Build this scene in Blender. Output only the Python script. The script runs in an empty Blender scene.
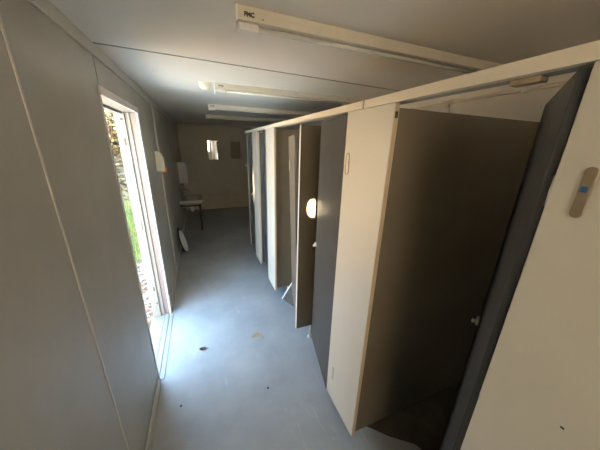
import bpy, bmesh, math, random
from mathutils import Vector, Matrix
random.seed(7)
S = bpy.context.scene
C = S.collection
PI = math.pi

# ------------------------------------------------------------------ helpers
def bm_new():
    return bmesh.new()

def add_box(bm, lo, hi, bevel=0.0, seg=2, mat=None):
    t = bmesh.new()
    bmesh.ops.create_cube(t, size=1.0)
    c = [(lo[i] + hi[i]) / 2 for i in range(3)]
    s = [abs(hi[i] - lo[i]) for i in range(3)]
    for v in t.verts:
        v.co = Vector((v.co.x * s[0] + c[0], v.co.y * s[1] + c[1], v.co.z * s[2] + c[2]))
    if bevel > 0:
        bmesh.ops.bevel(t, geom=list(t.edges), offset=bevel, segments=seg, affect='EDGES', profile=0.5)
    if mat is not None:
        bmesh.ops.transform(t, matrix=mat, verts=list(t.verts))
    merge(bm, t)

def merge(bm, t):
    me = bpy.data.meshes.new('tmp')
    t.to_mesh(me)
    t.free()
    bm.from_mesh(me)
    bpy.data.meshes.remove(me)

def add_tube(bm, pts, r, seg=12, cap=True):
    pts = [Vector(p) for p in pts]
    rs = r if isinstance(r, (list, tuple)) else [r] * len(pts)
    rings = []
    ref = None
    for i, p in enumerate(pts):
        d = (pts[min(i + 1, len(pts) - 1)] - pts[max(i - 1, 0)]).normalized()
        if ref is None:
            ref = Vector((0, 0, 1)) if abs(d.z) < 0.9 else Vector((1, 0, 0))
        u = (ref - d * ref.dot(d)).normalized()
        ref = u
        w = d.cross(u)
        rings.append([bm.verts.new(p + (u * math.cos(2 * PI * k / seg) + w * math.sin(2 * PI * k / seg)) * rs[i]) for k in range(seg)])
    for a, b in zip(rings, rings[1:]):
        for k in range(seg):
            f = bm.faces.new((a[k], a[(k + 1) % seg], b[(k + 1) % seg], b[k]))
            f.smooth = True
    if cap:
        bm.faces.new(list(reversed(rings[0])))
        bm.faces.new(rings[-1])

def add_lathe(bm, prof, center=(0, 0, 0), axis='Z', seg=28):
    rings = []
    for r, h in prof:
        ring = []
        for k in range(seg):
            a = 2 * PI * k / seg
            if axis == 'Z':
                co = (r * math.cos(a), r * math.sin(a), h)
            elif axis == 'X':
                co = (h, r * math.cos(a), r * math.sin(a))
            else:
                co = (r * math.sin(a), h, r * math.cos(a))
            ring.append(bm.verts.new(Vector(co) + Vector(center)))
        rings.append(ring)
    for a, b in zip(rings, rings[1:]):
        for k in range(seg):
            f = bm.faces.new((a[k], a[(k + 1) % seg], b[(k + 1) % seg], b[k]))
            f.smooth = True
    bm.faces.new(list(reversed(rings[0])))
    bm.faces.new(rings[-1])

def add_prism(bm, outline, lo, hi, axis='X', bevel=0.0):
    """outline: list of 2-D points; extruded along axis from lo to hi"""
    t = bmesh.new()
    def P(p, h):
        return {'X': (h, p[0], p[1]), 'Y': (p[0], h, p[1]), 'Z': (p[0], p[1], h)}[axis]
    a = [t.verts.new(P(p, lo)) for p in outline]
    b = [t.verts.new(P(p, hi)) for p in outline]
    n = len(a)
    t.faces.new(list(reversed(a)))
    t.faces.new(b)
    for k in range(n):
        t.faces.new((a[k], a[(k + 1) % n], b[(k + 1) % n], b[k]))
    bmesh.ops.recalc_face_normals(t, faces=list(t.faces))
    if bevel > 0:
        bmesh.ops.bevel(t, geom=list(t.edges), offset=bevel, segments=2, affect='EDGES', profile=0.5)
    merge(bm, t)

def stadium(cy, cz, w, h, n=10):
    r = w / 2
    pts = []
    for k in range(n + 1):
        a = PI * k / n
        pts.append((cy + r * math.cos(a), cz + h / 2 - r + r * math.sin(a)))
    for k in range(n + 1):
        a = PI + PI * k / n
        pts.append((cy + r * math.cos(a), cz - h / 2 + r + r * math.sin(a)))
    return pts

def obj(name, bm, m, parent=None, loc=(0, 0, 0), label=None, normals=True):
    me = bpy.data.meshes.new(name)
    if normals:
        bmesh.ops.recalc_face_normals(bm, faces=list(bm.faces))
    bm.to_mesh(me)
    bm.free()
    me.materials.append(m)
    o = bpy.data.objects.new(name, me)
    o.location = loc
    C.objects.link(o)
    if parent:
        o.parent = parent
    if label:
        o['label'] = label
    return o

def tag(o, label, cat, group=None, kind=None):
    o['label'] = label
    o['category'] = cat
    if group:
        o['group'] = group
    if kind:
        o['kind'] = kind
    return o

def thing(name, label, cat, loc=(0, 0, 0), rotz=0.0, group=None):
    o = bpy.data.objects.new(name, None)
    o.empty_display_size = 0.1
    o.location = loc
    o.rotation_euler = (0, 0, rotz)
    C.objects.link(o)
    return tag(o, label, cat, group)

def struct(name, bm, m, label=None, cat=None, parent=None):
    o = obj(name, bm, m, parent)
    if not parent:
        o['kind'] = 'structure'
        if label:
            o['label'] = label
        if cat:
            o['category'] = cat
    return o

def dup(root, loc, label):
    r = root.copy()
    C.objects.link(r)
    r.location = loc
    r['label'] = label
    for ch in list(root.children):
        c = ch.copy()
        C.objects.link(c)
        c.parent = r
        for g in list(ch.children):
            d = g.copy()
            C.objects.link(d)
            d.parent = c
    return r

# ---------------------------------------------------------------- materials
def mat(name, col, rough=0.6, metal=0.0, var=0.06, scale=6.0, bump=0.0, bscale=60.0, spec=0.5, col2=None, fac=(0.35, 0.7), detail=6.0):
    m = bpy.data.materials.new(name)
    m.use_nodes = True
    nt = m.node_tree
    N, L = nt.nodes, nt.links
    b = N['Principled BSDF']
    b.inputs['Roughness'].default_value = rough
    b.inputs['Metallic'].default_value = metal
    b.inputs['Specular IOR Level'].default_value = spec
    tc = N.new('ShaderNodeTexCoord')
    nz = N.new('ShaderNodeTexNoise')
    nz.inputs['Scale'].default_value = scale
    nz.inputs['Detail'].default_value = detail
    L.new(tc.outputs['Object'], nz.inputs['Vector'])
    cr = N.new('ShaderNodeValToRGB')
    c1 = col
    c2 = col2 if col2 else tuple(max(0, c * (1 - var)) for c in col)
    cr.color_ramp.elements[0].position = fac[0]
    cr.color_ramp.elements[0].color = (*c2, 1)
    cr.color_ramp.elements[1].position = fac[1]
    cr.color_ramp.elements[1].color = (*c1, 1)
    L.new(nz.outputs['Fac'], cr.inputs['Fac'])
    L.new(cr.outputs['Color'], b.inputs['Base Color'])
    if bump > 0:
        n2 = N.new('ShaderNodeTexNoise')
        n2.inputs['Scale'].default_value = bscale
        n2.inputs['Detail'].default_value = 3
        L.new(tc.outputs['Object'], n2.inputs['Vector'])
        bp = N.new('ShaderNodeBump')
        bp.inputs['Strength'].default_value = bump
        bp.inputs['Distance'].default_value = 0.01
        L.new(n2.outputs['Fac'], bp.inputs['Height'])
        L.new(bp.outputs['Normal'], b.inputs['Normal'])
    return m

M = {}
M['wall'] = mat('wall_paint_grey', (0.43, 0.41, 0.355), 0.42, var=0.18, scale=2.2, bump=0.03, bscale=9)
M['wall_far'] = mat('wall_paint_tan', (0.55, 0.50, 0.375), 0.5, var=0.10, scale=3.0, bump=0.05, bscale=14)
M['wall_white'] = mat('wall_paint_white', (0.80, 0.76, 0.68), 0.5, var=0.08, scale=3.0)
M['ceil'] = mat('ceiling_paint', (0.86, 0.82, 0.735), 0.5, var=0.07, scale=1.8, bump=0.03, bscale=7)
M['cream'] = mat('cream_laminate', (0.565, 0.545, 0.475), 0.38, var=0.05, scale=4.0)
M['edge'] = mat('white_edge_strip', (0.82, 0.80, 0.74), 0.4, var=0.04)
M['cream_edge'] = mat('tan_edge_strip', (0.50, 0.40, 0.28), 0.45, var=0.08)
M['char'] = mat('charcoal_laminate', (0.050, 0.054, 0.056), 0.45, var=0.18, scale=5.0, spec=0.25)
M['olive'] = mat('brown_grey_laminate', (0.185, 0.155, 0.108), 0.27, var=0.14, scale=2.5, bump=0.02, bscale=12)
M['grey_lam'] = mat('grey_laminate', (0.125, 0.115, 0.095), 0.4, var=0.10, scale=3.0)
M['rail'] = mat('cream_rail', (0.80, 0.72, 0.58), 0.4, var=0.05)
M['rail_under'] = mat('grey_metal_rail', (0.42, 0.42, 0.38), 0.45, var=0.08)
M['lamp_body'] = mat('lamp_cream_enamel', (0.70, 0.645, 0.53), 0.4, var=0.05)
M['lamp_white'] = mat('lamp_white_plastic', (0.85, 0.83, 0.77), 0.35, var=0.03)
M['tube'] = mat('fluorescent_tube_glass', (0.60, 0.60, 0.53), 0.2, var=0.03)
M['white_plastic'] = mat('white_plastic', (0.80, 0.79, 0.74), 0.35, var=0.04)
M['grey_plastic'] = mat('dull_white_plastic', (0.55, 0.54, 0.51), 0.4, var=0.05)
M['cream_plastic'] = mat('aged_cream_plastic', (0.82, 0.78, 0.62), 0.35, var=0.05)
M['orange'] = mat('orange_plastic', (0.85, 0.25, 0.05), 0.35, var=0.05)
M['black'] = mat('black_rubber', (0.015, 0.015, 0.015), 0.6, var=0.2)
M['dark'] = mat('dark_brown_wood', (0.07, 0.045, 0.025), 0.6, var=0.3, scale=12)
M['metal'] = mat('dull_metal', (0.55, 0.54, 0.50), 0.35, metal=1.0, var=0.1, scale=20)
M['chrome'] = mat('chrome', (0.78, 0.78, 0.76), 0.12, metal=1.0, var=0.03)
M['mirror'] = mat('mirror_glass', (0.93, 0.93, 0.92), 0.02, metal=1.0, var=0.01)
M['ceramic'] = mat('white_ceramic', (0.55, 0.53, 0.48), 0.25, var=0.03)
M['frame'] = mat('door_frame_white', (0.74, 0.69, 0.665), 0.4, var=0.06, scale=5)
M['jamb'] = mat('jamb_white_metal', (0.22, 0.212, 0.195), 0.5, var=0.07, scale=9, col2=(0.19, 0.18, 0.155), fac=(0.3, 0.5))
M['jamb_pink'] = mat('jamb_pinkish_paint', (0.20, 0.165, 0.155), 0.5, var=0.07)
M['ring'] = mat('brown_outline', (0.32, 0.26, 0.18), 0.5, var=0.1)
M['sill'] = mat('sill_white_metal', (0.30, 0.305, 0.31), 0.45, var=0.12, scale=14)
M['plate'] = mat('tan_sign_plate', (0.22, 0.175, 0.115), 0.5, var=0.12, scale=30)
M['blue'] = mat('blue_indicator', (0.02, 0.11, 0.30), 0.35, var=0.25, scale=60)
M['pipe'] = mat('painted_pipe', (0.70, 0.62, 0.52), 0.4, var=0.06)
M['rust'] = mat('rusty_bracket', (0.40, 0.31, 0.20), 0.5, var=0.2, scale=30)
M['hatch'] = mat('brown_panel', (0.25, 0.205, 0.135), 0.5, var=0.08)
M['ink'] = mat('dark_ink', (0.02, 0.03, 0.015), 0.6, var=0.1)
M['red'] = mat('red_ink', (0.5, 0.08, 0.05), 0.6, var=0.1)
M['seam'] = mat('seam_sealant', (0.30, 0.275, 0.22), 0.6, var=0.1)
M['strip'] = mat('painted_cover_strip', (0.58, 0.555, 0.50), 0.4, var=0.06)
M['drywood'] = mat('dry_leaf', (0.30, 0.17, 0.07), 0.7, var=0.3, scale=60)
M['shade_block'] = mat('shade_block_grey', (0.45, 0.47, 0.47), 0.5, var=0.1)
M['sky_block'] = mat('sky_block_brown', (0.22, 0.18, 0.14), 0.7, var=0.08)
M['bounce_ground'] = mat('pale_bounce_ground', (0.78, 0.755, 0.68), 0.8, var=0.12, scale=40)
M['bark'] = mat('bark', (0.16, 0.11, 0.07), 0.8, var=0.3, scale=15)

def floor_material():
    m = bpy.data.materials.new('worn_blue_grey_floor')
    m.use_nodes = True
    nt = m.node_tree
    N, L = nt.nodes, nt.links
    b = N['Principled BSDF']
    tc = N.new('ShaderNodeTexCoord')
    def noise(scale, detail, rough=0.6, stretch=None):
        n = N.new('ShaderNodeTexNoise')
        n.inputs['Scale'].default_value = scale
        n.inputs['Detail'].default_value = detail
        n.inputs['Roughness'].default_value = rough
        if stretch:
            mp = N.new('ShaderNodeMapping')
            mp.inputs['Scale'].default_value = stretch
            mp.inputs['Rotation'].default_value = (0, 0, 0.5)
            L.new(tc.outputs['Object'], mp.inputs['Vector'])
            L.new(mp.outputs['Vector'], n.inputs['Vector'])
        else:
            L.new(tc.outputs['Object'], n.inputs['Vector'])
        return n
    def ramp(src, p0, p1, c0, c1):
        r = N.new('ShaderNodeValToRGB')
        r.color_ramp.elements[0].position = p0
        r.color_ramp.elements[1].position = p1
        r.color_ramp.elements[0].color = (*c0, 1)
        r.color_ramp.elements[1].color = (*c1, 1)
        L.new(src, r.inputs['Fac'])
        return r
    base = ramp(noise(1.7, 8).outputs['Fac'], 0.3, 0.7, (0.28, 0.30, 0.308), (0.415, 0.43, 0.43))
    scuff = ramp(noise(5, 7, 0.7, (2.2, 0.5, 1)).outputs['Fac'], 0.60, 0.74, (0, 0, 0), (1, 1, 1))
    brown_patch = ramp(noise(2.6, 9, 0.7).outputs['Fac'], 0.60, 0.78, (0, 0, 0), (1, 1, 1))  # brown dirt spread at random
    m1 = N.new('ShaderNodeMix'); m1.data_type = 'RGBA'
    m1.inputs[7].default_value = (0.52, 0.535, 0.53, 1)
    ma = N.new('ShaderNodeMath'); ma.operation = 'MULTIPLY'; ma.inputs[1].default_value = 0.75
    L.new(scuff.outputs['Color'], ma.inputs[0])
    L.new(ma.outputs[0], m1.inputs[0])
    L.new(base.outputs['Color'], m1.inputs[6])
    m2 = N.new('ShaderNodeMix'); m2.data_type = 'RGBA'
    m2.inputs[7].default_value = (0.25, 0.215, 0.165, 1)
    mb = N.new('ShaderNodeMath'); mb.operation = 'MULTIPLY'; mb.inputs[1].default_value = 0.6
    L.new(brown_patch.outputs['Color'], mb.inputs[0])
    L.new(mb.outputs[0], m2.inputs[0])
    L.new(m1.outputs[2], m2.inputs[6])
    L.new(m2.outputs[2], b.inputs['Base Color'])
    rr = ramp(noise(6, 5).outputs['Fac'], 0.3, 0.7, (0.36,) * 3, (0.55,) * 3)
    L.new(rr.outputs['Color'], b.inputs['Roughness'])
    bp = N.new('ShaderNodeBump')
    bp.inputs['Strength'].default_value = 0.05
    bp.inputs['Distance'].default_value = 0.01
    L.new(noise(16, 4).outputs['Fac'], bp.inputs['Height'])
    L.new(bp.outputs['Normal'], b.inputs['Normal'])
    return m
M['floor'] = floor_material()

# ------------------------------------------------------------- dimensions
XL, XR, YN, YF, H = -0.473, 1.90, -1.60, 7.4875, 2.342     # inside faces of the container
DY0, DY1, DH = 1.79, 2.68, 2.10                             # doorway in the left wall
WT = 0.15                                                   # wall thickness
XS = 0.72                                                   # corridor face of the cubicle fronts

# -------------------------------------------------------------- room shell
b = bm_new(); add_box(b, (XL - WT, YN - 0.12, -0.14), (XR + 0.1, YF + 0.1, 0)); struct('floor', b, M['floor'])
b = bm_new(); add_box(b, (XL - WT, YN - 0.12, H), (XR + 0.1, YF + 0.1, H + 0.14)); struct('ceiling', b, M['ceil'])
b = bm_new()
add_box(b, (XL - WT, YN - 0.12, 0), (XL, DY0, H))
add_box(b, (XL - WT, DY1, 0), (XL, YF + 0.1, H))
add_box(b, (XL - WT, DY0, DH), (XL, DY1, H))
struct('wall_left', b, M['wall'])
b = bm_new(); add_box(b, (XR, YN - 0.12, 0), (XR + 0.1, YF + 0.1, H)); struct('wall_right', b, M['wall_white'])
b = bm_new(); add_box(b, (XL, YF, 0), (XR, YF + 0.1, H)); struct('wall_far', b, M['wall_far'])

# near end wall (behind the photographer) with an opening added to let daylight in
WX0, WX1, WZ0, WZ1 = -0.40, 0.66, 1.40, 2.25
b = bm_new()
def yb(x0, x1, z0, z1):
    add_box(b, (x0, YN - 0.12, z0), (x1, YN, z1))
yb(XL, WX0, 0, H)
yb(WX0, WX1, 0, WZ0); yb(WX0, WX1, WZ1, H)
yb(WX1, XR, 0, H)
struct('wall_near', b, M['wall_white'])
b = bm_new()
for (x0, x1, z0, z1) in ((WX0 - .04, WX0, WZ0 - .04, WZ1 + .04), (WX1, WX1 + .04, WZ0 - .04, WZ1 + .04),
                         (WX0, WX1, WZ0 - .04, WZ0), (WX0, WX1, WZ1, WZ1 + .04)):
    add_box(b, (x0, YN - 0.13, z0), (x1, YN + 0.012, z1), 0.003)
struct('added_window', b, M['frame'])

# cornice, baseboards and wall strips
b = bm_new(); add_box(b, (XL, YN, H - 0.062), (XL + 0.012, YF, H), 0.003); struct('trim_1', b, M['strip'])
b = bm_new(); add_box(b, (XL, YN, 0), (XL + 0.014, DY0 - 0.03, 0.075), 0.004)
add_box(b, (XL, DY1 + 0.05, 0), (XL + 0.014, YF, 0.075), 0.004); struct('baseboard_left', b, M['strip'])
b = bm_new(); add_box(b, (XL, YF - 0.022, 0), (XR, YF, 0.40), 0.003)
add_box(b, (XL, YF - 0.045, 0.40), (XR, YF, 0.425), 0.005); struct('baseboard_far', b, M['wall_far'])
# flat cover strips over the joints of the left wall
b = bm_new(); add_box(b, (XL, 1.053, 0.075), (XL + 0.004, 1.064, H - 0.062), 0.0015); struct('trim_2', b, M['strip'])
b = bm_new(); add_box(b, (XL, 1.803, DH + 0.04), (XL + 0.002, 1.809, H - 0.062), 0.0005); struct('trim_3', b, M['seam'])
b = bm_new(); add_box(b, (XL, 3.60, 0.075), (XL + 0.014, 3.70, H - 0.062), 0.003); struct('trim_4', b, M['strip'])
# joint across the ceiling
b = bm_new()
t0, t1 = (XL, 1.815), (XR, 1.955)
vs = [b.verts.new((x, y, z)) for z in (H - 0.003, H) for (x, y) in ((t0[0], t0[1] - .006), (t1[0], t1[1] - .006), (t1[0], t1[1] + .006), (t0[0], t0[1] + .006))]
for f in ((0, 1, 2, 3), (4, 5, 6, 7), (0, 1, 5, 4), (1, 2, 6, 5), (2, 3, 7, 6), (3, 0, 4, 7)):
    b.faces.new([vs[i] for i in f])
struct('trim_5', b, M['seam'])
# lighter corner strip at the far end of the left wall, joints of the far wall
b = bm_new(); add_box(b, (XL, YF - 1.25, 0.42), (XL + 0.016, YF, H - 0.062), 0.003); struct('trim_6', b, M['wall_far'])
b = bm_new(); add_box(b, (0.74, YF - 0.006, 0.425), (0.765, YF, H), 0.002); struct('trim_7', b, M['wall_far'])
b = bm_new(); add_box(b, (XL, YF - 0.09, H - 0.05), (XR, YF, H), 0.004); struct('trim_8', b, M['wall_far'])

# doorway: casing on the room side, deep stepped jambs and threshold rails
b = bm_new()
add_box(b, (XL - 0.004, DY1 - 0.012, 0), (XL + 0.014, DY1 + 0.045, DH + 0.035), 0.004)
add_box(b, (XL - 0.004, DY0 - 0.016, DH - 0.012), (XL + 0.014, DY1 + 0.045, DH + 0.035), 0.004)
add_box(b, (XL - 0.004, DY0 - 0.016, 0), (XL + 0.005, DY0 + 0.004, DH + 0.035), 0.002)
struct('door_1', b, M['frame'])
d1 = bpy.data.objects['door_1']
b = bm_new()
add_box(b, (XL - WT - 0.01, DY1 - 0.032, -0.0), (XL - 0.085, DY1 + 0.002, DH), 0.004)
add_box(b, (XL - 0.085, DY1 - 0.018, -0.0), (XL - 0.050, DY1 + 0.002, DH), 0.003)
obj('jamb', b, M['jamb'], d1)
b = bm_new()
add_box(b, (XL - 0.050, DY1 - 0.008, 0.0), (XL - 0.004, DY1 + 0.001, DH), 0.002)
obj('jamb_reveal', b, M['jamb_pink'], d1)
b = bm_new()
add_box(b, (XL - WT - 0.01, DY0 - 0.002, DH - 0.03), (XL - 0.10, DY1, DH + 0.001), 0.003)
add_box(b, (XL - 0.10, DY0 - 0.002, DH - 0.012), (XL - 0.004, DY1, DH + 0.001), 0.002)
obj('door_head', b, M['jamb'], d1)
b = bm_new()
add_box(b, (XL - WT - 0.01, DY0 - 0.001, 0.0), (XL - 0.004, DY0 + 0.006, DH), 0.002)
obj('jamb', b, M['frame'], d1)
for (x, z, w, hh) in ((-0.583, 2.03, 0.022, 0.016), (-0.586, 1.847, 0.016, 0.06), (-0.578, 1.317, 0.010, 0.018), (-0.562, 1.317, 0.010, 0.018), (-0.580, 1.068, 0.012, 0.08), (-0.580, 0.359, 0.014, 0.05), (-0.575, 0.18, 0.014, 0.018)):
    b = bm_new()
    add_box(b, (x - w / 2, DY1 - 0.0345, z - hh / 2), (x + w / 2, DY1 - 0.031, z + hh / 2), 0.001)
    obj('strike_plate', b, M['dark'], d1)
b = bm_new()
add_box(b, (XL - 0.14, DY0 - 0.0, DH - 0.075), (XL - 0.11, DY0 + 0.03, DH - 0.03), 0.006)
obj('door_catch', b, M['dark'], d1)
b = bm_new()
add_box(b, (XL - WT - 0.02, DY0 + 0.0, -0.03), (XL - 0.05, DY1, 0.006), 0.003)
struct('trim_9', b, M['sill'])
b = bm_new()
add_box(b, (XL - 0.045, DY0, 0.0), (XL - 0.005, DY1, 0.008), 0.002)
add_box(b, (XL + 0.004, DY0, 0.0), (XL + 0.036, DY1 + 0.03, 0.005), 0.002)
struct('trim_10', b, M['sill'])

# ------------------------------------------------------ cubicle front panels
ZB, ZT = 0.12, 2.017
def front_panel(y0, y1, label, zb=ZB, plate=None, slot=True, extra=None):
    t = thing('front_panel', label, 'cubicle panel', (XS, y0, zb), 0, 'cream front panels of the cubicles')
    w = y1 - y0
    b = bm_new(); add_box(b, (0, 0, 0), (0.020, w, ZT - zb), 0.0025)
    obj('board', b, M['cream'], t)
    b = bm_new(); add_box(b, (0.001, -0.003, 0.0), (0.022, 0.001, ZT - zb - 0.001), 0.001)
    obj('edge_strip', b, M['cream_edge'], t, label='tan edge strip')
    return t

fp = front_panel(-0.56, 0.29, 'large cream panel nearest the camera, tan oval plate with blue square on it', zb=0.12)
b = bm_new(); add_prism(b, stadium(0.797, 1.652, 0.019, 0.104), -0.004, 0.001, 'X', 0.001)
pl = obj('oval_plate', b, M['plate'], fp, label='tan oval plate')
b = bm_new(); add_box(b, (-0.0058, 0.7925, 1.6535), (-0.003, 0.8025, 1.6655), 0.0006)
obj('indicator', b, M['blue'], pl, label='small blue square')
b = bm_new(); add_box(b, (-0.0012, 0.683, 1.122), (0.001, 0.690, 1.127), 0.0004)
obj('chip_mark', b, M['dark'], fp, label='small dark chip')

def oval_ring(cy, cz, w, h, r=0.0022):
    bm = bm_new()
    pts = stadium(cy, cz, w, h, 10)
    P = [(-0.001, p[0], p[1]) for p in pts]
    P.append(P[0])
    add_tube(bm, P, r, 6, cap=False)
    return bm

fp = front_panel(0.82, 1.155, 'cream front panel with oval plate outline, between the two nearest cubicle openings')
rg = obj('oval_plate', oval_ring(0.300, 1.645, 0.030, 0.108), M['ring'], fp, label='thin brown oval outline')
b = bm_new(); add_box(b, (-0.003, 0.292, 1.644), (0.001, 0.310, 1.662), 0.001)
obj('keyhole', b, M['metal'], rg)
b = bm_new(); add_box(b, (-0.003, 0.257, 0.185), (0.001, 0.275, 0.285), 0.001)
obj('fixing_plate', b, M['rail_under'], fp, label='small grey fixing plate near the bottom')
for (yy, zz) in ((0.19, 1.757), (0.15, 0.9)):
    b = bm_new(); add_lathe(b, [(0.0035, -0.0015), (0.0025, 0.001)], (0, yy, zz), 'X', 10)
    obj('screw', b, M['metal'], fp)
b = bm_new(); add_box(b, (0.003, -0.0045, 1.842), (0.017, -0.001, 1.866), 0.001)
obj('hole_cover', b, M['black'], fp)

for (y0, y1, lab) in ((2.51, 2.84, 'third cream front panel from the camera, just beyond the tilted board'),
                      (3.29, 3.62, 'cream front panel farthest from the camera along the cubicles')):
    fp = front_panel(y0, y1, lab, zb=0.13)
    obj('oval_plate', oval_ring(y1 - y0 - 0.04, 1.64, 0.030, 0.108), M['metal'], fp)

# ------------------------------------------------------- cubicle partitions
def partition(y, label, m='olive', edge='edge', x0=XS + 0.021, legs=(0.155, -0.2)):
    t = thing('cubicle_partition', label, 'partition', (x0, y, 0), 0, 'dark cross partitions between the cubicles')
    w = XR - x0
    b = bm_new(); add_box(b, (0.004, 0, 0.15), (w, 0.018, 2.0), 0.001)
    obj('board', b, M[m], t)
    b = bm_new(); add_box(b, (0, -0.001, 0.15), (0.0045, 0.019, 2.0), 0.0008)
    obj('edge_strip', b, M[edge], t, label='white front edge strip')
    for xx in [q if q > 0 else w + q for q in legs]:
        b = bm_new()
        add_tube(b, [(xx, 0.009, 0.004), (xx, 0.009, 0.152)], 0.009, 12)
        lg = obj('leg', b, M['white_plastic'], t, label='short white leg')
        b = bm_new(); add_lathe(b, [(0.026, 0), (0.026, 0.005), (0.012, 0.011)], (xx, 0.009, 0), 'Z', 18)
        obj('foot', b, M['white_plastic'], lg)
    return t
partition(0.822, 'brown grey glossy partition inside the nearest open cubicle', legs=(-0.10,))
partition(-0.05, 'partition closing the near side of the nearest cubicle')
partition(1.79, 'dark partition with bare white front edge, a sun patch on it', x0=XS)
partition(2.535, 'dark partition behind the tilted board in the third cubicle', 'olive')
partition(3.29, 'dark partition behind the farthest cream front panel', 'char')
partition(4.03, 'last dark partition with white front edge at the far end of the cubicles', 'char', x0=XS)

# ------------------------------------------------------------- cubicle doors
def cubicle_door(y, ang, w, label, handle=True, latch_z=1.075, latch_mat='white_plastic', x=XS + 0.002):
    t = thing('cubicle_door', label, 'cubicle door', (x, y, 0.11), -math.radians(ang), 'charcoal cubicle doors')
    b = bm_new(); add_box(b, (0, 0.004, 0), (0.018, w, ZT - 0.115), 0.0015)
    lf = obj('leaf', b, M['char'], t)
    for zz in (0.22, 1.62):
        b = bm_new(); add_tube(b, [(0.020, 0.006, zz), (0.020, 0.006, zz + 0.07)], 0.005, 10)
        obj('hinge', b, M['metal'], t)
    if handle:
        z = latch_z - 0.11
        b = bm_new()
        add_box(b, (-0.012, w - 0.040, z - 0.016), (0.001, w - 0.004, z + 0.018), 0.003)
        add_tube(b, [(-0.012, w - 0.014, z - 0.012), (-0.026, w - 0.010, z - 0.014)], 0.010, 12)
        add_box(b, (-0.008, w - 0.006, z - 0.012), (0.020, w + 0.006, z + 0.010), 0.002)
        obj('latch', b, M[latch_mat], t, label='pale plastic latch')
    return t
cubicle_door(0.309, 60.5, 0.53, 'nearest charcoal door, swung far into the cubicle beside the big cream panel', latch_mat='grey_plastic')
cubicle_door(1.157, 12.5, 0.545, 'charcoal door slightly ajar with white latch and light streak, second from the camera')
cubicle_door(2.842, 10.0, 0.43, 'charcoal door ajar between the third and fourth cream front panels', handle=False)
cubicle_door(3.622, 8.0, 0.39, 'farthest charcoal door, with narrow bright strip of sunlight')

# swung-in grey board of the third cubicle and the low tilted board on the floor
t = thing('loose_panel', 'grey panel hanging askew inside the third cubicle, behind the white edged partition', 'panel', (0.748, 1.835, 0.13))
b = bm_new(); add_box(b, (0, 0, 0.0), (0.018, 0.555, 1.80), 0.0015)
obj('board', b, M['grey_lam'], t)
rg = obj('oval_plate', oval_ring(0.50, 1.53, 0.034, 0.10, 0.003), M['metal'], t)
t.rotation_euler = (0, math.radians(-1.9), -math.radians(15.0))

P0 = Vector((0.804, 2.514, 0.0)); P1 = Vector((0.904, 2.28, 0.0))
t = thing('tilted_board', 'dark board with white edge tilted on the floor at third cubicle', 'board', P0)
e1 = (P1 - P0); wlen = e1.length + 0.12; e1.normalize()
up = Vector((0.190, -0.048, 0.354)).normalized()
nn = e1.cross(up).normalized()
Mt = Matrix((( e1.x, up.x, nn.x, 0), (e1.y, up.y, nn.y, 0), (e1.z, up.z, nn.z, 0), (0, 0, 0, 1)))
b = bm_new(); add_box(b, (0.016, 0.0, -0.018), (wlen, 0.40, 0.0), 0.001, mat=Mt); obj('board', b, M['char'], t)
b = bm_new(); add_box(b, (0, 0.0, -0.020), (0.017, 0.40, 0.001), 0.001, mat=Mt); obj('edge_strip', b, M['edge'], t, label='white edge strip')

# header rail along the tops of the cubicles
t = thing('header_rail', 'long cream rail running along the top of all the cubicles', 'rail', (XS, -0.9, 2.018))
def rail_piece(y0, y1):
    b = bm_new()
    add_box(b, (-0.003, y0 + 0.9, 0.0), (0.024, y1 + 0.9, 0.034), 0.002)
    return b
obj('rail', rail_piece(-0.9, 1.02), M['rail'], t)
obj('rail', rail_piece(1.023, 4.17), M['rail'], t)
b = bm_new(); add_box(b, (0.024, 0.0, 0.001), (0.068, 4.17 + 0.9, 0.02), 0.001)
obj('rail_channel', b, M['rail_under'], t, label='grey metal channel behind the rail')
b = bm_new(); add_box(b, (-0.006, 1.02 + 0.9 - 0.002, -0.002), (-0.001, 1.02 + 0.9 + 0.005, 0.036), 0.0005)
obj('joint_clip', b, M['seam'], t)
b = bm_new(); add_box(b, (0.030, 0.385 + 0.9, -0.012), (0.062, 0.45 + 0.9, 0.001), 0.002)
obj('bracket', b, M['rust'], t, label='brown bracket under the rail')

# ------------------------------------------------------------- wall pipe
t = thing('wall_pipe', 'pale water pipe along the white wall above the nearest cubicle partition', 'pipe', (XR, 0.3, 2.2))
b = bm_new(); add_tube(b, [(-0.022, -0.3, 0.005), (-0.022, 3.2, 0.005)], 0.011, 12); obj('pipe_run', b, M['pipe'], t)
b = bm_new(); add_tube(b, [(-0.022, 1.24, 0.0), (-0.022, 1.24, -0.6)], 0.010, 12); obj('drop_pipe', b, M['pipe'], t)
b = bm_new(); add_tube(b, [(-0.022, 1.195, 0.005), (-0.022, 1.285, 0.005)], 0.017, 14); add_tube(b, [(-0.022, 1.24, 0.005), (-0.022, 1.24, -0.035)], 0.016, 14); obj('tee_fitting', b, M['pipe'], t)
for yy in (0.16, 0.72, 2.2):
    b = bm_new(); add_box(b, (-0.036, yy, -0.010), (0, yy + 0.024, 0.020), 0.002); obj('pipe_clip', b, M['white_plastic'], t)
b = bm_new(); add_tube(b, [(-0.022, 0.20, 0.005), (-0.022, 0.34, 0.005)], 0.018, 14); obj('pipe_joint', b, M['rust'], t, label='brown pipe joint')

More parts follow.
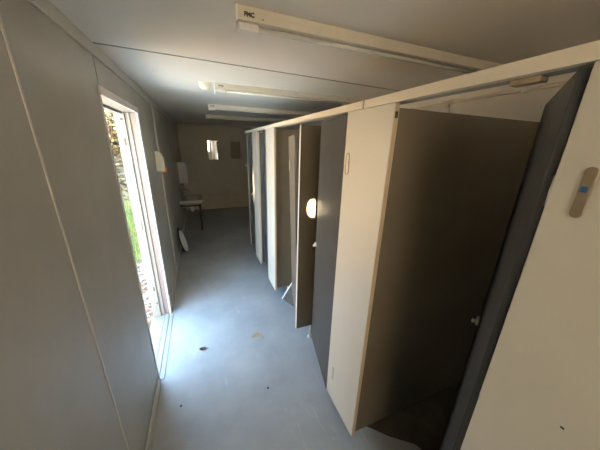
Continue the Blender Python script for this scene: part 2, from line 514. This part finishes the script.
# ------------------------------------------------------------- ceiling lamps
def text_mesh(name, s, size, m, parent, loc, rot):
    cu = bpy.data.curves.new('txt', 'FONT')
    cu.body = s
    cu.size = size
    cu.extrude = 0.0006
    cu.offset = 0.0012
    o = bpy.data.objects.new('txt', cu)
    C.objects.link(o)
    dg = bpy.context.evaluated_depsgraph_get()
    dg.update()
    me = bpy.data.meshes.new_from_object(o.evaluated_get(dg))
    bpy.data.objects.remove(o)
    bpy.data.curves.remove(cu)
    me.name = name
    me.materials.clear()
    me.materials.append(m)
    r = bpy.data.objects.new(name, me)
    C.objects.link(r)
    r.parent = parent
    r.location = loc
    r.rotation_euler = rot
    return r

def make_lamp(label, y):
    t = thing('batten_lamp', label, 'ceiling lamp', (0.178, y, H + 0.0008), 0, 'unlit batten lamps across the ceiling')
    Lg = 1.545
    b = bm_new(); add_box(b, (0.004, 0.0, -0.046), (Lg - 0.004, 0.058, 0.0), 0.003); obj('body', b, M['lamp_body'], t)
    for x0 in (0.0, Lg - 0.006):
        b = bm_new(); add_box(b, (x0, -0.002, -0.050), (x0 + 0.006, 0.060, 0.0), 0.001)
        add_box(b, (x0, 0.018, -0.085), (x0 + 0.006, 0.058, -0.048), 0.002)
        obj('end_cap', b, M['lamp_white'], t)
    for x0 in (0.008, Lg - 0.090):
        b = bm_new(); add_box(b, (x0, 0.018, -0.070), (x0 + 0.082, 0.054, -0.044), 0.005)
        add_lathe(b, [(0.007, 0.0), (0.007, -0.004)], (x0 + 0.062, 0.018, -0.057), 'Y', 12)
        obj('lamp_holder', b, M['lamp_white'], t)
    b = bm_new(); add_tube(b, [(0.088, 0.036, -0.055), (Lg - 0.088, 0.036, -0.055)], 0.010, 16); obj('tube', b, M['tube'], t)
    return t
lamp = make_lamp('nearest batten lamp on the ceiling, dark letters printed on its end', 1.113)
lt = dup(lamp, (0.178, 2.42, H + 0.0008), 'second batten lamp from the camera, round white ceiling dome at its end')
l3 = dup(lamp, (0.178, 3.70, H + 0.0008), 'third batten lamp from the camera, just beyond the one with the round dome')
l4 = dup(lamp, (0.178, 4.98, H + 0.0008), 'farthest batten lamp on the ceiling, close to the far wall')
text_mesh('lettering', 'FMC', 0.020, M['ink'], lamp, (0.030, -0.0006, -0.033), (PI / 2, 0, 0))
b = bm_new(); add_box(b, (0.098, -0.001, -0.036), (0.106, 0.001, -0.032), 0.0003); obj('red_mark', b, M['red'], lamp)
for q in (lt, l3):
    b = bm_new(); add_box(b, (0.03, -0.001, -0.028), (0.075, 0.001, -0.014), 0.0004); obj('printed_mark', b, M['seam'], q)

t = thing('smoke_detector', 'round white dome on the ceiling at the end of second lamp', 'smoke detector', (0.105, 2.475, H))
b = bm_new(); add_lathe(b, [(0.050, 0.0), (0.050, -0.010), (0.046, -0.014)], (0, 0, 0), 'Z', 32); obj('base_ring', b, M['cream_plastic'], t)
b = bm_new(); add_lathe(b, [(0.046, -0.013), (0.044, -0.030), (0.036, -0.044), (0.022, -0.053), (0.008, -0.056)], (0, 0, 0), 'Z', 32); obj('dome', b, M['cream_plastic'], t)

# -------------------------------------------------------- left wall fittings
t = thing('soap_dispenser', 'cream rounded dispenser with orange push bar on left wall past the doorway', 'dispenser', (XL - 0.0005, 3.37, 1.52))
prof = [(0, 0.0), (0, 0.23), (0.035, 0.228), (0.06, 0.205), (0.078, 0.165), (0.083, 0.11), (0.083, 0.02), (0.076, 0.0)]
b = bm_new(); add_prism(b, prof, -0.055, 0.055, 'Y', 0.006); obj('housing', b, M['cream_plastic'], t)
b = bm_new(); add_box(b, (0.035, -0.034, -0.012), (0.100, 0.034, 0.045), 0.010); obj('push_bar', b, M['orange'], t, label='orange push bar')
b = bm_new(); add_tube(b, [(0.05, 0, 0.0), (0.05, 0, -0.022)], 0.008, 12); obj('nozzle', b, M['orange'], t)

t = thing('towel_dispenser', 'white box dispenser on the left wall above the washbasin', 'dispenser', (XL - 0.0005, 5.86, 1.01))
prof = [(0.0, 0.0), (0.0, 0.44), (0.15, 0.44), (0.185, 0.42), (0.205, 0.33), (0.215, 0.05), (0.205, 0.0)]
b = bm_new(); add_prism(b, prof, 0.0, 0.30, 'Y', 0.008); obj('housing', b, M['grey_plastic'], t)
b = bm_new(); add_box(b, (0.05, 0.03, -0.004), (0.14, 0.27, 0.002), 0.001); obj('paper_slot', b, M['black'], t)
b = bm_new(); add_box(b, (0.0, -0.022, -0.03), (0.035, 0.312, 0.45), 0.003); obj('back_plate', b, M['hatch'], t, label='dark back plate')

# washbasin near the far end
t = thing('washbasin', 'white washbasin on the left wall near the far end of the room', 'washbasin', (XL + 0.002, 5.50, 0))
b = bm_new()
W, D, Z0, Z1 = 0.455, 0.62, 0.60, 0.685
outer_lo = [(0.0, 0.04), (W - 0.08, 0.05), (W - 0.03, 0.12), (W - 0.03, D - 0.12), (W - 0.08, D - 0.05), (0.0, D - 0.04)]
def ring(pts, z):
    return [b.verts.new((p[0], p[1], z)) for p in pts]
def rect(x0, x1, y0, y1, r, n=4):
    out = []
    for (cx, cy, a0) in ((x1 - r, y0 + r, -PI / 2), (x1 - r, y1 - r, 0), (x0 + r, y1 - r, PI / 2), (x0 + r, y0 + r, PI)):
        for k in range(n + 1):
            a = a0 + PI / 2 * k / n
            out.append((cx + r * math.cos(a), cy + r * math.sin(a)))
    return out
rings = [ring(rect(0.05, W - 0.06, 0.06, D - 0.06, 0.06), Z0 - 0.02), ring(rect(0.0, W - 0.01, 0.01, D - 0.01, 0.03), Z0 + 0.03),
         ring(rect(0.0, W, 0, D, 0.03), Z0 + 0.045), ring(rect(0.0, W, 0, D, 0.03), Z1), ring(rect(0.006, W - 0.006, 0.006, D - 0.006, 0.03), Z1 + 0.006),
         ring(rect(0.10, W - 0.035, 0.04, D - 0.04, 0.06), Z1 + 0.003), ring(rect(0.13, W - 0.08, 0.09, D - 0.09, 0.06), Z1 - 0.06), ring(rect(0.16, W - 0.12, 0.14, D - 0.14, 0.06), Z1 - 0.075)]
for p, q in zip(rings, rings[1:]):
    n = len(p)
    for k in range(n):
        f = b.faces.new((p[k], p[(k + 1) % n], q[(k + 1) % n], q[k])); f.smooth = True
b.faces.new(rings[-1]); b.faces.new(list(reversed(rings[0])))
obj('basin', b, M['ceramic'], t)
b = bm_new()
tx, ty, tz = 0.19, 0.40, Z1 + 0.005
add_box(b, (0.012, 0.06, Z1 + 0.004), (0.030, D - 0.02, Z1 + 0.18), 0.006)
obj('splash_back', b, M['ceramic'], t)
for yy in (0.16, 0.46):
    b = bm_new()
    add_tube(b, [(0.07, yy, Z1 + 0.004), (0.07, yy, Z1 + 0.12), (0.085, yy, Z1 + 0.15), (0.12, yy, Z1 + 0.165), (0.17, yy, Z1 + 0.155), (0.185, yy, Z1 + 0.13)], [0.016, 0.015, 0.013, 0.012, 0.011, 0.011], 12)
    tp = obj('tap', b, M['chrome'], t)
    b = bm_new(); add_lathe(b, [(0.010, 0.0), (0.022, 0.012), (0.024, 0.03), (0.014, 0.04)], (0.07, yy, Z1 + 0.16), 'Z', 16); obj('tap_knob', b, M['chrome'], tp)
b = bm_new()
add_tube(b, [(0.22, 0.31, Z0 - 0.01), (0.22, 0.31, Z0 - 0.09)], 0.018, 14)
add_lathe(b, [(0.020, Z0 - 0.08), (0.034, Z0 - 0.09), (0.034, Z0 - 0.20), (0.022, Z0 - 0.215)], (0.22, 0.31, 0), 'Z', 20)
add_tube(b, [(0.22, 0.31, Z0 - 0.11), (0.08, 0.31, Z0 - 0.11), (0.0, 0.31, Z0 - 0.11)], 0.014, 12)
obj('waste_trap', b, M['white_plastic'], t, label='white bottle trap')
for yy in (0.06, 0.53):
    b = bm_new(); add_box(b, (W - 0.085, yy, 0.0), (W - 0.045, yy + 0.035, Z0 + 0.01), 0.004); obj('leg', b, M['dark'], t, label='dark wooden leg')
    b = bm_new(); add_box(b, (0.0, yy, Z0 - 0.05), (W - 0.045, yy + 0.035, Z0 - 0.012), 0.004); obj('bearer', b, M['dark'], t)

# white rounded plastic seat shape leaning low on the left wall
t = thing('leaning_seat', 'white rounded plastic seat leaning against the left wall near the floor', 'seat', (XL + 0.018, 4.30, 0.0))
Rl = Matrix.Rotation(math.radians(13), 4, 'Y')
b = bm_new()
seg = 36
for (tx0, rr) in ((0.0, 1.0),):
    pts = []
    for k in range(seg):
        a = 2 * PI * k / seg
        pts.append((0.115 * math.sin(a) + 0.13, 0.195 - 0.175 * math.cos(a)))
    P = [(0.02, p[0], p[1]) for p in pts]
    P.append(P[0])
    add_tube(b, P, 0.026, 12, cap=False)
bmesh.ops.transform(b, matrix=Matrix.Translation((0.085, 0, 0.012)) @ Matrix.Rotation(math.radians(-13), 4, 'Y'), verts=list(b.verts))
obj('ring', b, M['white_plastic'], t)
b = bm_new()
pts = [(0.16 * math.sin(2 * PI * k / seg) + 0.11, 0.235 - 0.225 * math.cos(2 * PI * k / seg)) for k in range(seg)]
add_prism(b, pts, 0.0, 0.012, 'X', 0.003)
bmesh.ops.transform(b, matrix=Matrix.Translation((0.055, 0, 0.006)) @ Matrix.Rotation(math.radians(-8), 4, 'Y'), verts=list(b.verts))
obj('lid', b, M['black'], t, label='dark lid behind the ring')

# ---------------------------------------------------------- far wall fittings
t = thing('wall_mirror', 'small bright rectangular mirror hung on the far wall', 'mirror', (0.386, YF - 0.006, 1.42))
b = bm_new(); add_box(b, (-0.135, -0.002, 0.0), (0.135, 0.003, 0.505), 0.001); obj('glass', b, M['mirror'], t)
b = bm_new(); add_box(b, (-0.142, 0.0015, -0.007), (0.142, 0.006, 0.512), 0.001); obj('backing', b, M['hatch'], t)
for (xx, zz) in ((0.139, 0.16), (-0.139, 0.16), (0.139, 0.4), (-0.139, 0.4)):
    b = bm_new(); add_box(b, (xx - 0.012, -0.008, zz - 0.02), (xx + 0.012, 0.004, zz + 0.02), 0.002); obj('clip', b, M['cream_plastic'], t)
t = thing('wall_plaque', 'plain brown square board on the far wall right of the mirror', 'board', (1.0, YF, 1.44))
b = bm_new(); add_box(b, (-0.14, -0.016, 0.0), (0.14, 0.0, 0.475), 0.003); obj('board', b, M['hatch'], t)
b = bm_new()
for (x0, x1, z0, z1) in ((-0.15, -0.138, -0.01, 0.485), (0.138, 0.15, -0.01, 0.485), (-0.138, 0.138, -0.01, 0.002), (-0.138, 0.138, 0.473, 0.485)):
    add_box(b, (x0, -0.020, z0), (x1, 0, z1), 0.002)
obj('border', b, M['wall_far'], t)

# door knob at the end panel
t = bpy.data.objects.get('cubicle_partition.005')
b = bm_new(); add_lathe(b, [(0.010, 0.0), (0.010, -0.016), (0.020, -0.024), (0.022, -0.034), (0.010, -0.042)], (0.0, 0.010, 1.53), 'X', 16)
obj('knob', b, M['white_plastic'], t, label='round white knob')

# ------------------------------------------------------------ floor litter
def flat_blob(name, cx, cy, r, m, lab, cat, n=22, irr=0.35, thick=0.0015, group=None, sx=1.0, sy=1.0, seed=0):
    rnd = random.Random(seed)
    ph = [rnd.uniform(0, 6.28) for _ in range(4)]
    pts = []
    for k in range(n):
        a = 2 * PI * k / n
        rr = r * (1 + irr * (0.5 * math.sin(2 * a + ph[0]) + 0.4 * math.sin(3 * a + ph[1]) + 0.35 * math.sin(5 * a + ph[2])))
        pts.append((rr * math.cos(a) * sx, rr * math.sin(a) * sy))
    b = bm_new(); add_prism(b, pts, 0.0002, thick, 'Z')
    o = obj(name, b, m, None, (cx, cy, 0))
    tag(o, lab, cat, group)
    return o
M['patch'] = mat('yellowed_patch', (0.44, 0.34, 0.19), 0.6, var=0.3, scale=40)
flat_blob('floor_patch', 0.372, 2.005, 0.036, M['patch'], 'pale yellow patch on the floor midway along the corridor', 'stain', sx=1.25, seed=3)
flat_blob('floor_chip', 0.425, 1.955, 0.016, M['patch'], 'tiny yellow chip beside the pale yellow floor patch', 'stain', seed=5)
flat_blob('floor_hole', 0.337, 1.411, 0.0085, M['black'], 'small black dot on the floor in front of the cream front panel', 'hole', irr=0.1)
flat_blob('floor_hole', -0.298, 1.503, 0.0080, M['black'], 'small black dot on the floor near the left wall', 'hole', irr=0.1)
M['brown_patch'] = mat('dark_brown_floor', (0.07, 0.058, 0.040), 0.75, var=0.5, scale=9)
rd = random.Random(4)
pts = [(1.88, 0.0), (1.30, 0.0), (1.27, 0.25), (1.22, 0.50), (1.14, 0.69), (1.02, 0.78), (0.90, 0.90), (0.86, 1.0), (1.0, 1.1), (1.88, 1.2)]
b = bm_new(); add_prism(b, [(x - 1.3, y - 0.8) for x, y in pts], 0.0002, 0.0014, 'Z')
o = obj('dark_brown_patch', b, M['brown_patch'], None, (1.3, 0.8, 0)); tag(o, 'dark brown patch covering the floor inside the nearest cubicles', 'brown_patch')  # flat dark brown sheet over the cubicle floor, with a slanting edge
t = thing('dry_leaf', 'small curled brown leaf lying on the floor near the doorway', 'leaf', (-0.137, 2.0, 0.001))
b = bm_new()
n = 9
rows = []
for i in range(n):
    u = i / (n - 1)
    wv = 0.018 * math.sin(PI * u) ** 0.8 + 0.0006
    rows.append([b.verts.new((0.06 * (u - .5), s * wv, 0.001 + 0.010 * abs(s) ** 2 + 0.010 * (2 * u - 1) ** 2)) for s in (-1, -0.5, 0, 0.5, 1)])
for p, q in zip(rows, rows[1:]):
    for k in range(4):
        b.faces.new((p[k], p[k + 1], q[k + 1], q[k]))
bmesh.ops.solidify(b, geom=list(b.faces), thickness=0.001)
obj('blade', b, M['drywood'], t)
b = bm_new(); add_tube(b, [(0.028, 0, 0.010), (0.048, 0.004, 0.004)], 0.0012, 6); obj('stem', b, M['drywood'], t)

# -------------------------------------------------------------------- outside
def ground_z(x, y):
    d = 0.75 * (y - 4.6) + 0.55 * (-x - 1.3)
    z = -0.22
    if d > 0:
        z += 0.42 * d if d < 1.6 else 0.42 * 1.6 + 0.62 * (d - 1.6)
    z = min(z, 3.6 + 0.15 * math.sin(x + y))
    return z + 0.05 * math.sin(1.7 * x + 0.6) * math.sin(1.3 * y) * (1 if d > -1 else 0.3)

b = bm_new(); add_box(b, (XL - WT, 7.9, -0.3), (2.2, 22.0, 5.4), 0.02); o = obj('sun_shade_block', b, M['shade_block']); o['kind'] = 'structure'  # unseen block added to keep the sun off the visible bank
b = bm_new(); add_box(b, (-7, -6.0, -0.3), (7, -5.6, 6.0), 0.02); o = obj('sky_block_wall', b, M['sky_block']); o['kind'] = 'structure'  # unseen wall added to block the sky beyond the near opening

b = bm_new(); add_box(b, (-7.0, -5.6, -0.4), (XL - WT - 0.02, 2.45, -0.10), 0.01); add_box(b, (XL - WT - 0.02, -5.6, -0.4), (5.0, YN - 0.2, -0.10), 0.01); o = obj('bounce_apron', b, M['bounce_ground']); o['kind'] = 'structure'  # unseen pale ground added to bounce sunlight up to the ceiling

def ground_mat():
    m = bpy.data.materials.new('leafy_ground')
    m.use_nodes = True
    nt = m.node_tree; N, L = nt.nodes, nt.links
    bs = N['Principled BSDF']; bs.inputs['Roughness'].default_value = 0.9
    tc = N.new('ShaderNodeTexCoord')
    v = N.new('ShaderNodeTexVoronoi'); v.inputs['Scale'].default_value = 14
    L.new(tc.outputs['Object'], v.inputs['Vector'])
    r1 = N.new('ShaderNodeValToRGB')
    r1.color_ramp.elements[0].color = (0.12, 0.08, 0.05, 1)
    r1.color_ramp.elements[1].color = (0.28, 0.21, 0.13, 1)
    e = r1.color_ramp.elements.new(0.5); e.color = (0.20, 0.14, 0.08, 1)
    sp = N.new('ShaderNodeSeparateColor'); L.new(v.outputs['Color'], sp.inputs['Color'])
    L.new(sp.outputs[0], r1.inputs['Fac'])
    L.new(r1.outputs['Color'], bs.inputs['Base Color'])
    return m
b = bm_new()
nx, ny = 44, 84
x0, x1, y0, y1 = -16.0, XL - WT + 0.02, -8.0, 26.0
gv = []
for j in range(ny + 1):
    row = []
    for i in range(nx + 1):
        u = i / nx
        x = x1 + (x0 - x1) * u ** 1.7; y = y0 + (y1 - y0) * j / ny
        row.append(b.verts.new((x, y, ground_z(x, y))))
    gv.append(row)
for j in range(ny):
    for i in range(nx):
        f = b.faces.new((gv[j][i], gv[j][i + 1], gv[j + 1][i + 1], gv[j + 1][i])); f.smooth = True
o = obj('ground', b, ground_mat()); o['kind'] = 'structure'

M['grass'] = mat('grass_blades', (0.21, 0.34, 0.06), 0.6, col2=(0.34, 0.36, 0.12), scale=3.0)
M['leafA'] = mat('fallen_leaves', (0.48, 0.40, 0.35), 0.7, col2=(0.26, 0.15, 0.10), scale=9.0, fac=(0.42, 0.58))
M['leafB'] = mat('autumn_foliage', (0.34, 0.24, 0.11), 0.7, col2=(0.20, 0.18, 0.07), scale=5.0, fac=(0.40, 0.60))
def leafcard(bm, p, size, nrm_tilt, az):
    R = Matrix.Translation(p) @ Matrix.Rotation(az, 4, 'Z') @ Matrix.Rotation(nrm_tilt, 4, 'X')
    pts = [(-.5, 0, 0), (-.2, .28, .05), (.25, .24, .03), (.5, 0, .08), (.25, -.24, .03), (-.2, -.28, .05)]
    vs = [bm.verts.new(R @ (Vector(q) * size)) for q in pts]
    bm.faces.new(vs)
rnd = random.Random(11)
b = bm_new()
k = 0
while k < 9000:
    y = rnd.uniform(3.2, 9.5); x = -0.72 - rnd.random() * 2.6
    if abs(x - (-0.237 * y)) > 1.0: continue
    d = 0.75 * (y - 4.6) + 0.55 * (-x - 1.3)
    if x > -0.8 or y < 4.0 or d < -0.10 + abs(rnd.gauss(0, 0.05)) or d > 1.7 + rnd.gauss(0, 0.2): continue
    z = ground_z(x, y); hgt = rnd.uniform(0.05, 0.15); a = rnd.uniform(0, 6.28); w = 0.007
    lean = rnd.uniform(0.0, 0.06); la = rnd.uniform(0, 6.28)
    c = Vector((x, y, z - 0.01)); dx = Vector((math.cos(a), math.sin(a), 0)) * w
    tip = c + Vector((math.cos(la) * lean, math.sin(la) * lean, hgt))
    b.faces.new((b.verts.new(c - dx), b.verts.new(c + dx), b.verts.new(tip)))
    k += 1
o = obj('grass', b, M['grass'], normals=False); tag(o, 'green grass growing on the bank outside the doorway', 'grass', kind='stuff')
b = bm_new()
for k in range(3200):
    y = rnd.uniform(1.5, 6.0); x = -0.76 - rnd.random() * 1.3
    d = 0.75 * (y - 4.6) + 0.55 * (-x - 1.3)
    if d > -0.12: continue
    leafcard(b, Vector((x, y, ground_z(x, y) + rnd.uniform(0.005, 0.03))), rnd.uniform(0.04, 0.10), rnd.uniform(-0.5, 0.5), rnd.uniform(0, 6.28))
o = obj('leaf_litter', b, M['leafA'], normals=False); tag(o, 'brown fallen leaves on the ground just outside the doorway', 'leaves', kind='stuff')

b = bm_new()
for k in range(3500):
    y = rnd.uniform(5.5, 12.0); x = -0.237 * y + rnd.uniform(-1.2, 0.9)
    d = 0.75 * (y - 4.6) + 0.55 * (-x - 1.3)
    if d < 1.75 or x > -0.85: continue
    leafcard(b, Vector((x, y, ground_z(x, y) + rnd.uniform(0.02, 0.10))), rnd.uniform(0.06, 0.15), rnd.uniform(-0.9, 0.9), rnd.uniform(0, 6.28))
o = obj('leaf_carpet', b, M['leafB'], normals=False); tag(o, 'yellow brown leaves covering the upper bank above the grass', 'leaves', kind='stuff')

def bush(x, y, r, hgt, label, m, n=2600, seed=0):
    rn = random.Random(seed)
    z = ground_z(x, y)
    t = thing('bush', label, 'bush', (x, y, z - 0.05), 0, 'bushes on the bank outside')
    b = bm_new()
    for s in range(7):
        a = rn.uniform(0, 6.28); rr = rn.uniform(0.2, 0.7) * r
        add_tube(b, [(0, 0, 0), (rr * .4 * math.cos(a), rr * .4 * math.sin(a), hgt * .4), (rr * math.cos(a), rr * math.sin(a), hgt * .85)], [0.03, 0.02, 0.006], 6)
    obj('stem', b, M['bark'], t)
    b = bm_new()
    for k in range(n):
        a = rn.uniform(0, 6.28); u = rn.random() ** 0.5; zz = rn.random()
        prof = math.sin(PI * min(1, 0.15 + 0.85 * zz)) ** 0.6
        leafcard(b, Vector((u * r * prof * math.cos(a), u * r * prof * math.sin(a), 0.06 + zz * hgt)), rn.uniform(0.06, 0.15), rn.uniform(-1.4, 1.4), rn.uniform(0, 6.28))
    obj('foliage', b, m, t, normals=False)
bush(-2.2, 8.6, 1.0, 2.0, 'yellow brown bush low on the bank, nearest beyond the doorway', M['leafB'], seed=1)
bush(-2.9, 10.6, 1.3, 2.6, 'taller yellow brown bush higher up the bank', M['leafB'], seed=2, n=3400)

# ------------------------------------------------------------------- camera
f, yaw, pitch, roll = 241.9327, 0.3894, 0.3166, 0.025
E_F = 0
cy, sy, cp, sp = math.cos(yaw), math.sin(yaw), math.cos(pitch), math.sin(pitch)
fw = Vector((sy * cp, cy * cp, -sp)); rt = Vector((cy, -sy, 0)); upv = rt.cross(fw)
cr, sr = math.cos(roll), math.sin(roll)
rt2 = rt * cr + upv * sr; up2 = upv * cr - rt * sr
cam = bpy.data.cameras.new('camera')
cam.sensor_width = 36.0
cam.lens = f / 600 * 36.0
cam.clip_start = 0.02
co = bpy.data.objects.new('camera', cam)
co.matrix_world = Matrix(((rt2.x, up2.x, -fw.x, 0), (rt2.y, up2.y, -fw.y, 0), (rt2.z, up2.z, -fw.z, 1.85), (0, 0, 0, 1)))
C.objects.link(co)
S.camera = co

# ----------------------------------------------------------------- lighting
SKY, SUN = 14.0, 300.0
w = bpy.data.worlds.new('sky')
S.world = w
w.use_nodes = True
nt = w.node_tree
bg = nt.nodes['Background']
tc = nt.nodes.new('ShaderNodeTexCoord')
sx = nt.nodes.new('ShaderNodeSeparateXYZ')
nt.links.new(tc.outputs['Generated'], sx.inputs[0])
cr_ = nt.nodes.new('ShaderNodeValToRGB')
cr_.color_ramp.elements[0].position = 0.0
cr_.color_ramp.elements[0].color = (0.95, 0.93, 0.88, 1)
cr_.color_ramp.elements[1].position = 0.45
cr_.color_ramp.elements[1].color = (0.40, 0.66, 1.0, 1)
nt.links.new(sx.outputs['Z'], cr_.inputs['Fac'])
nt.links.new(cr_.outputs['Color'], bg.inputs['Color'])
bg.inputs['Strength'].default_value = SKY

sun = bpy.data.lights.new('sun', 'SUN')
sun.energy = SUN
sun.angle = math.radians(0.5)
sun.color = (1.0, 0.95, 0.84)
so = bpy.data.objects.new('sun', sun)
sd = Vector((-0.5, -0.5, -1.0)).normalized()
so.rotation_euler = sd.to_track_quat('-Z', 'Y').to_euler()
so.location = (6, 6, 8)
C.objects.link(so)
def beam(name, target, direction, dist, cone, watt, blend=0.15, aspect=1.0):
    l = bpy.data.lights.new(name, 'SPOT')
    l.energy = watt; l.spot_size = math.radians(cone); l.spot_blend = blend
    l.shadow_soft_size = 0.012; l.color = (1.0, 0.83, 0.58)
    o = bpy.data.objects.new(name, l)
    d = Vector(direction).normalized()
    o.location = Vector(target) - d * dist
    o.rotation_euler = d.to_track_quat('-Z', 'Y').to_euler()
    o.scale = (aspect, 1, 1)
    C.objects.link(o)
beam('sun_patch_spot', (0.845, 1.79, 1.352), (0.30, 1.0, -0.2185), 3.75, 2.4, 20000, aspect=0.62)  # added spot lamp standing in for the sun on the second partition
beam('sun_strip_spot', (0.745, 3.74, 1.25), (1.0, 1.0, -0.3), 3.2, 11, 14000, aspect=0.28)  # added spot lamp standing in for a sun strip at the farthest door

def portal(name, loc, rot, sx_, sy_):
    l = bpy.data.lights.new(name, 'AREA')
    l.shape = 'RECTANGLE'; l.size = sx_; l.size_y = sy_
    l.cycles.is_portal = True
    o = bpy.data.objects.new(name, l)
    o.location = loc; o.rotation_euler = rot
    C.objects.link(o)
portal('doorway_portal', (XL - WT - 0.03, (DY0 + DY1) / 2, DH / 2), (0, -PI / 2, 0), DH, DY1 - DY0)
portal('added_window_portal', ((WX0 + WX1) / 2, YN - 0.14, (WZ0 + WZ1) / 2), (PI / 2, 0, 0), WX1 - WX0, WZ1 - WZ0)

S.view_settings.view_transform = 'Standard'
S.view_settings.look = 'None'
S.view_settings.gamma = 1.0
S.view_settings.use_curve_mapping = False
S.view_settings.exposure = 0.06
S.cycles.max_bounces = 14
S.cycles.diffuse_bounces = 10
S.cycles.caustics_reflective = False
S.cycles.caustics_refractive = False
S.cycles.sample_clamp_indirect = 6.0
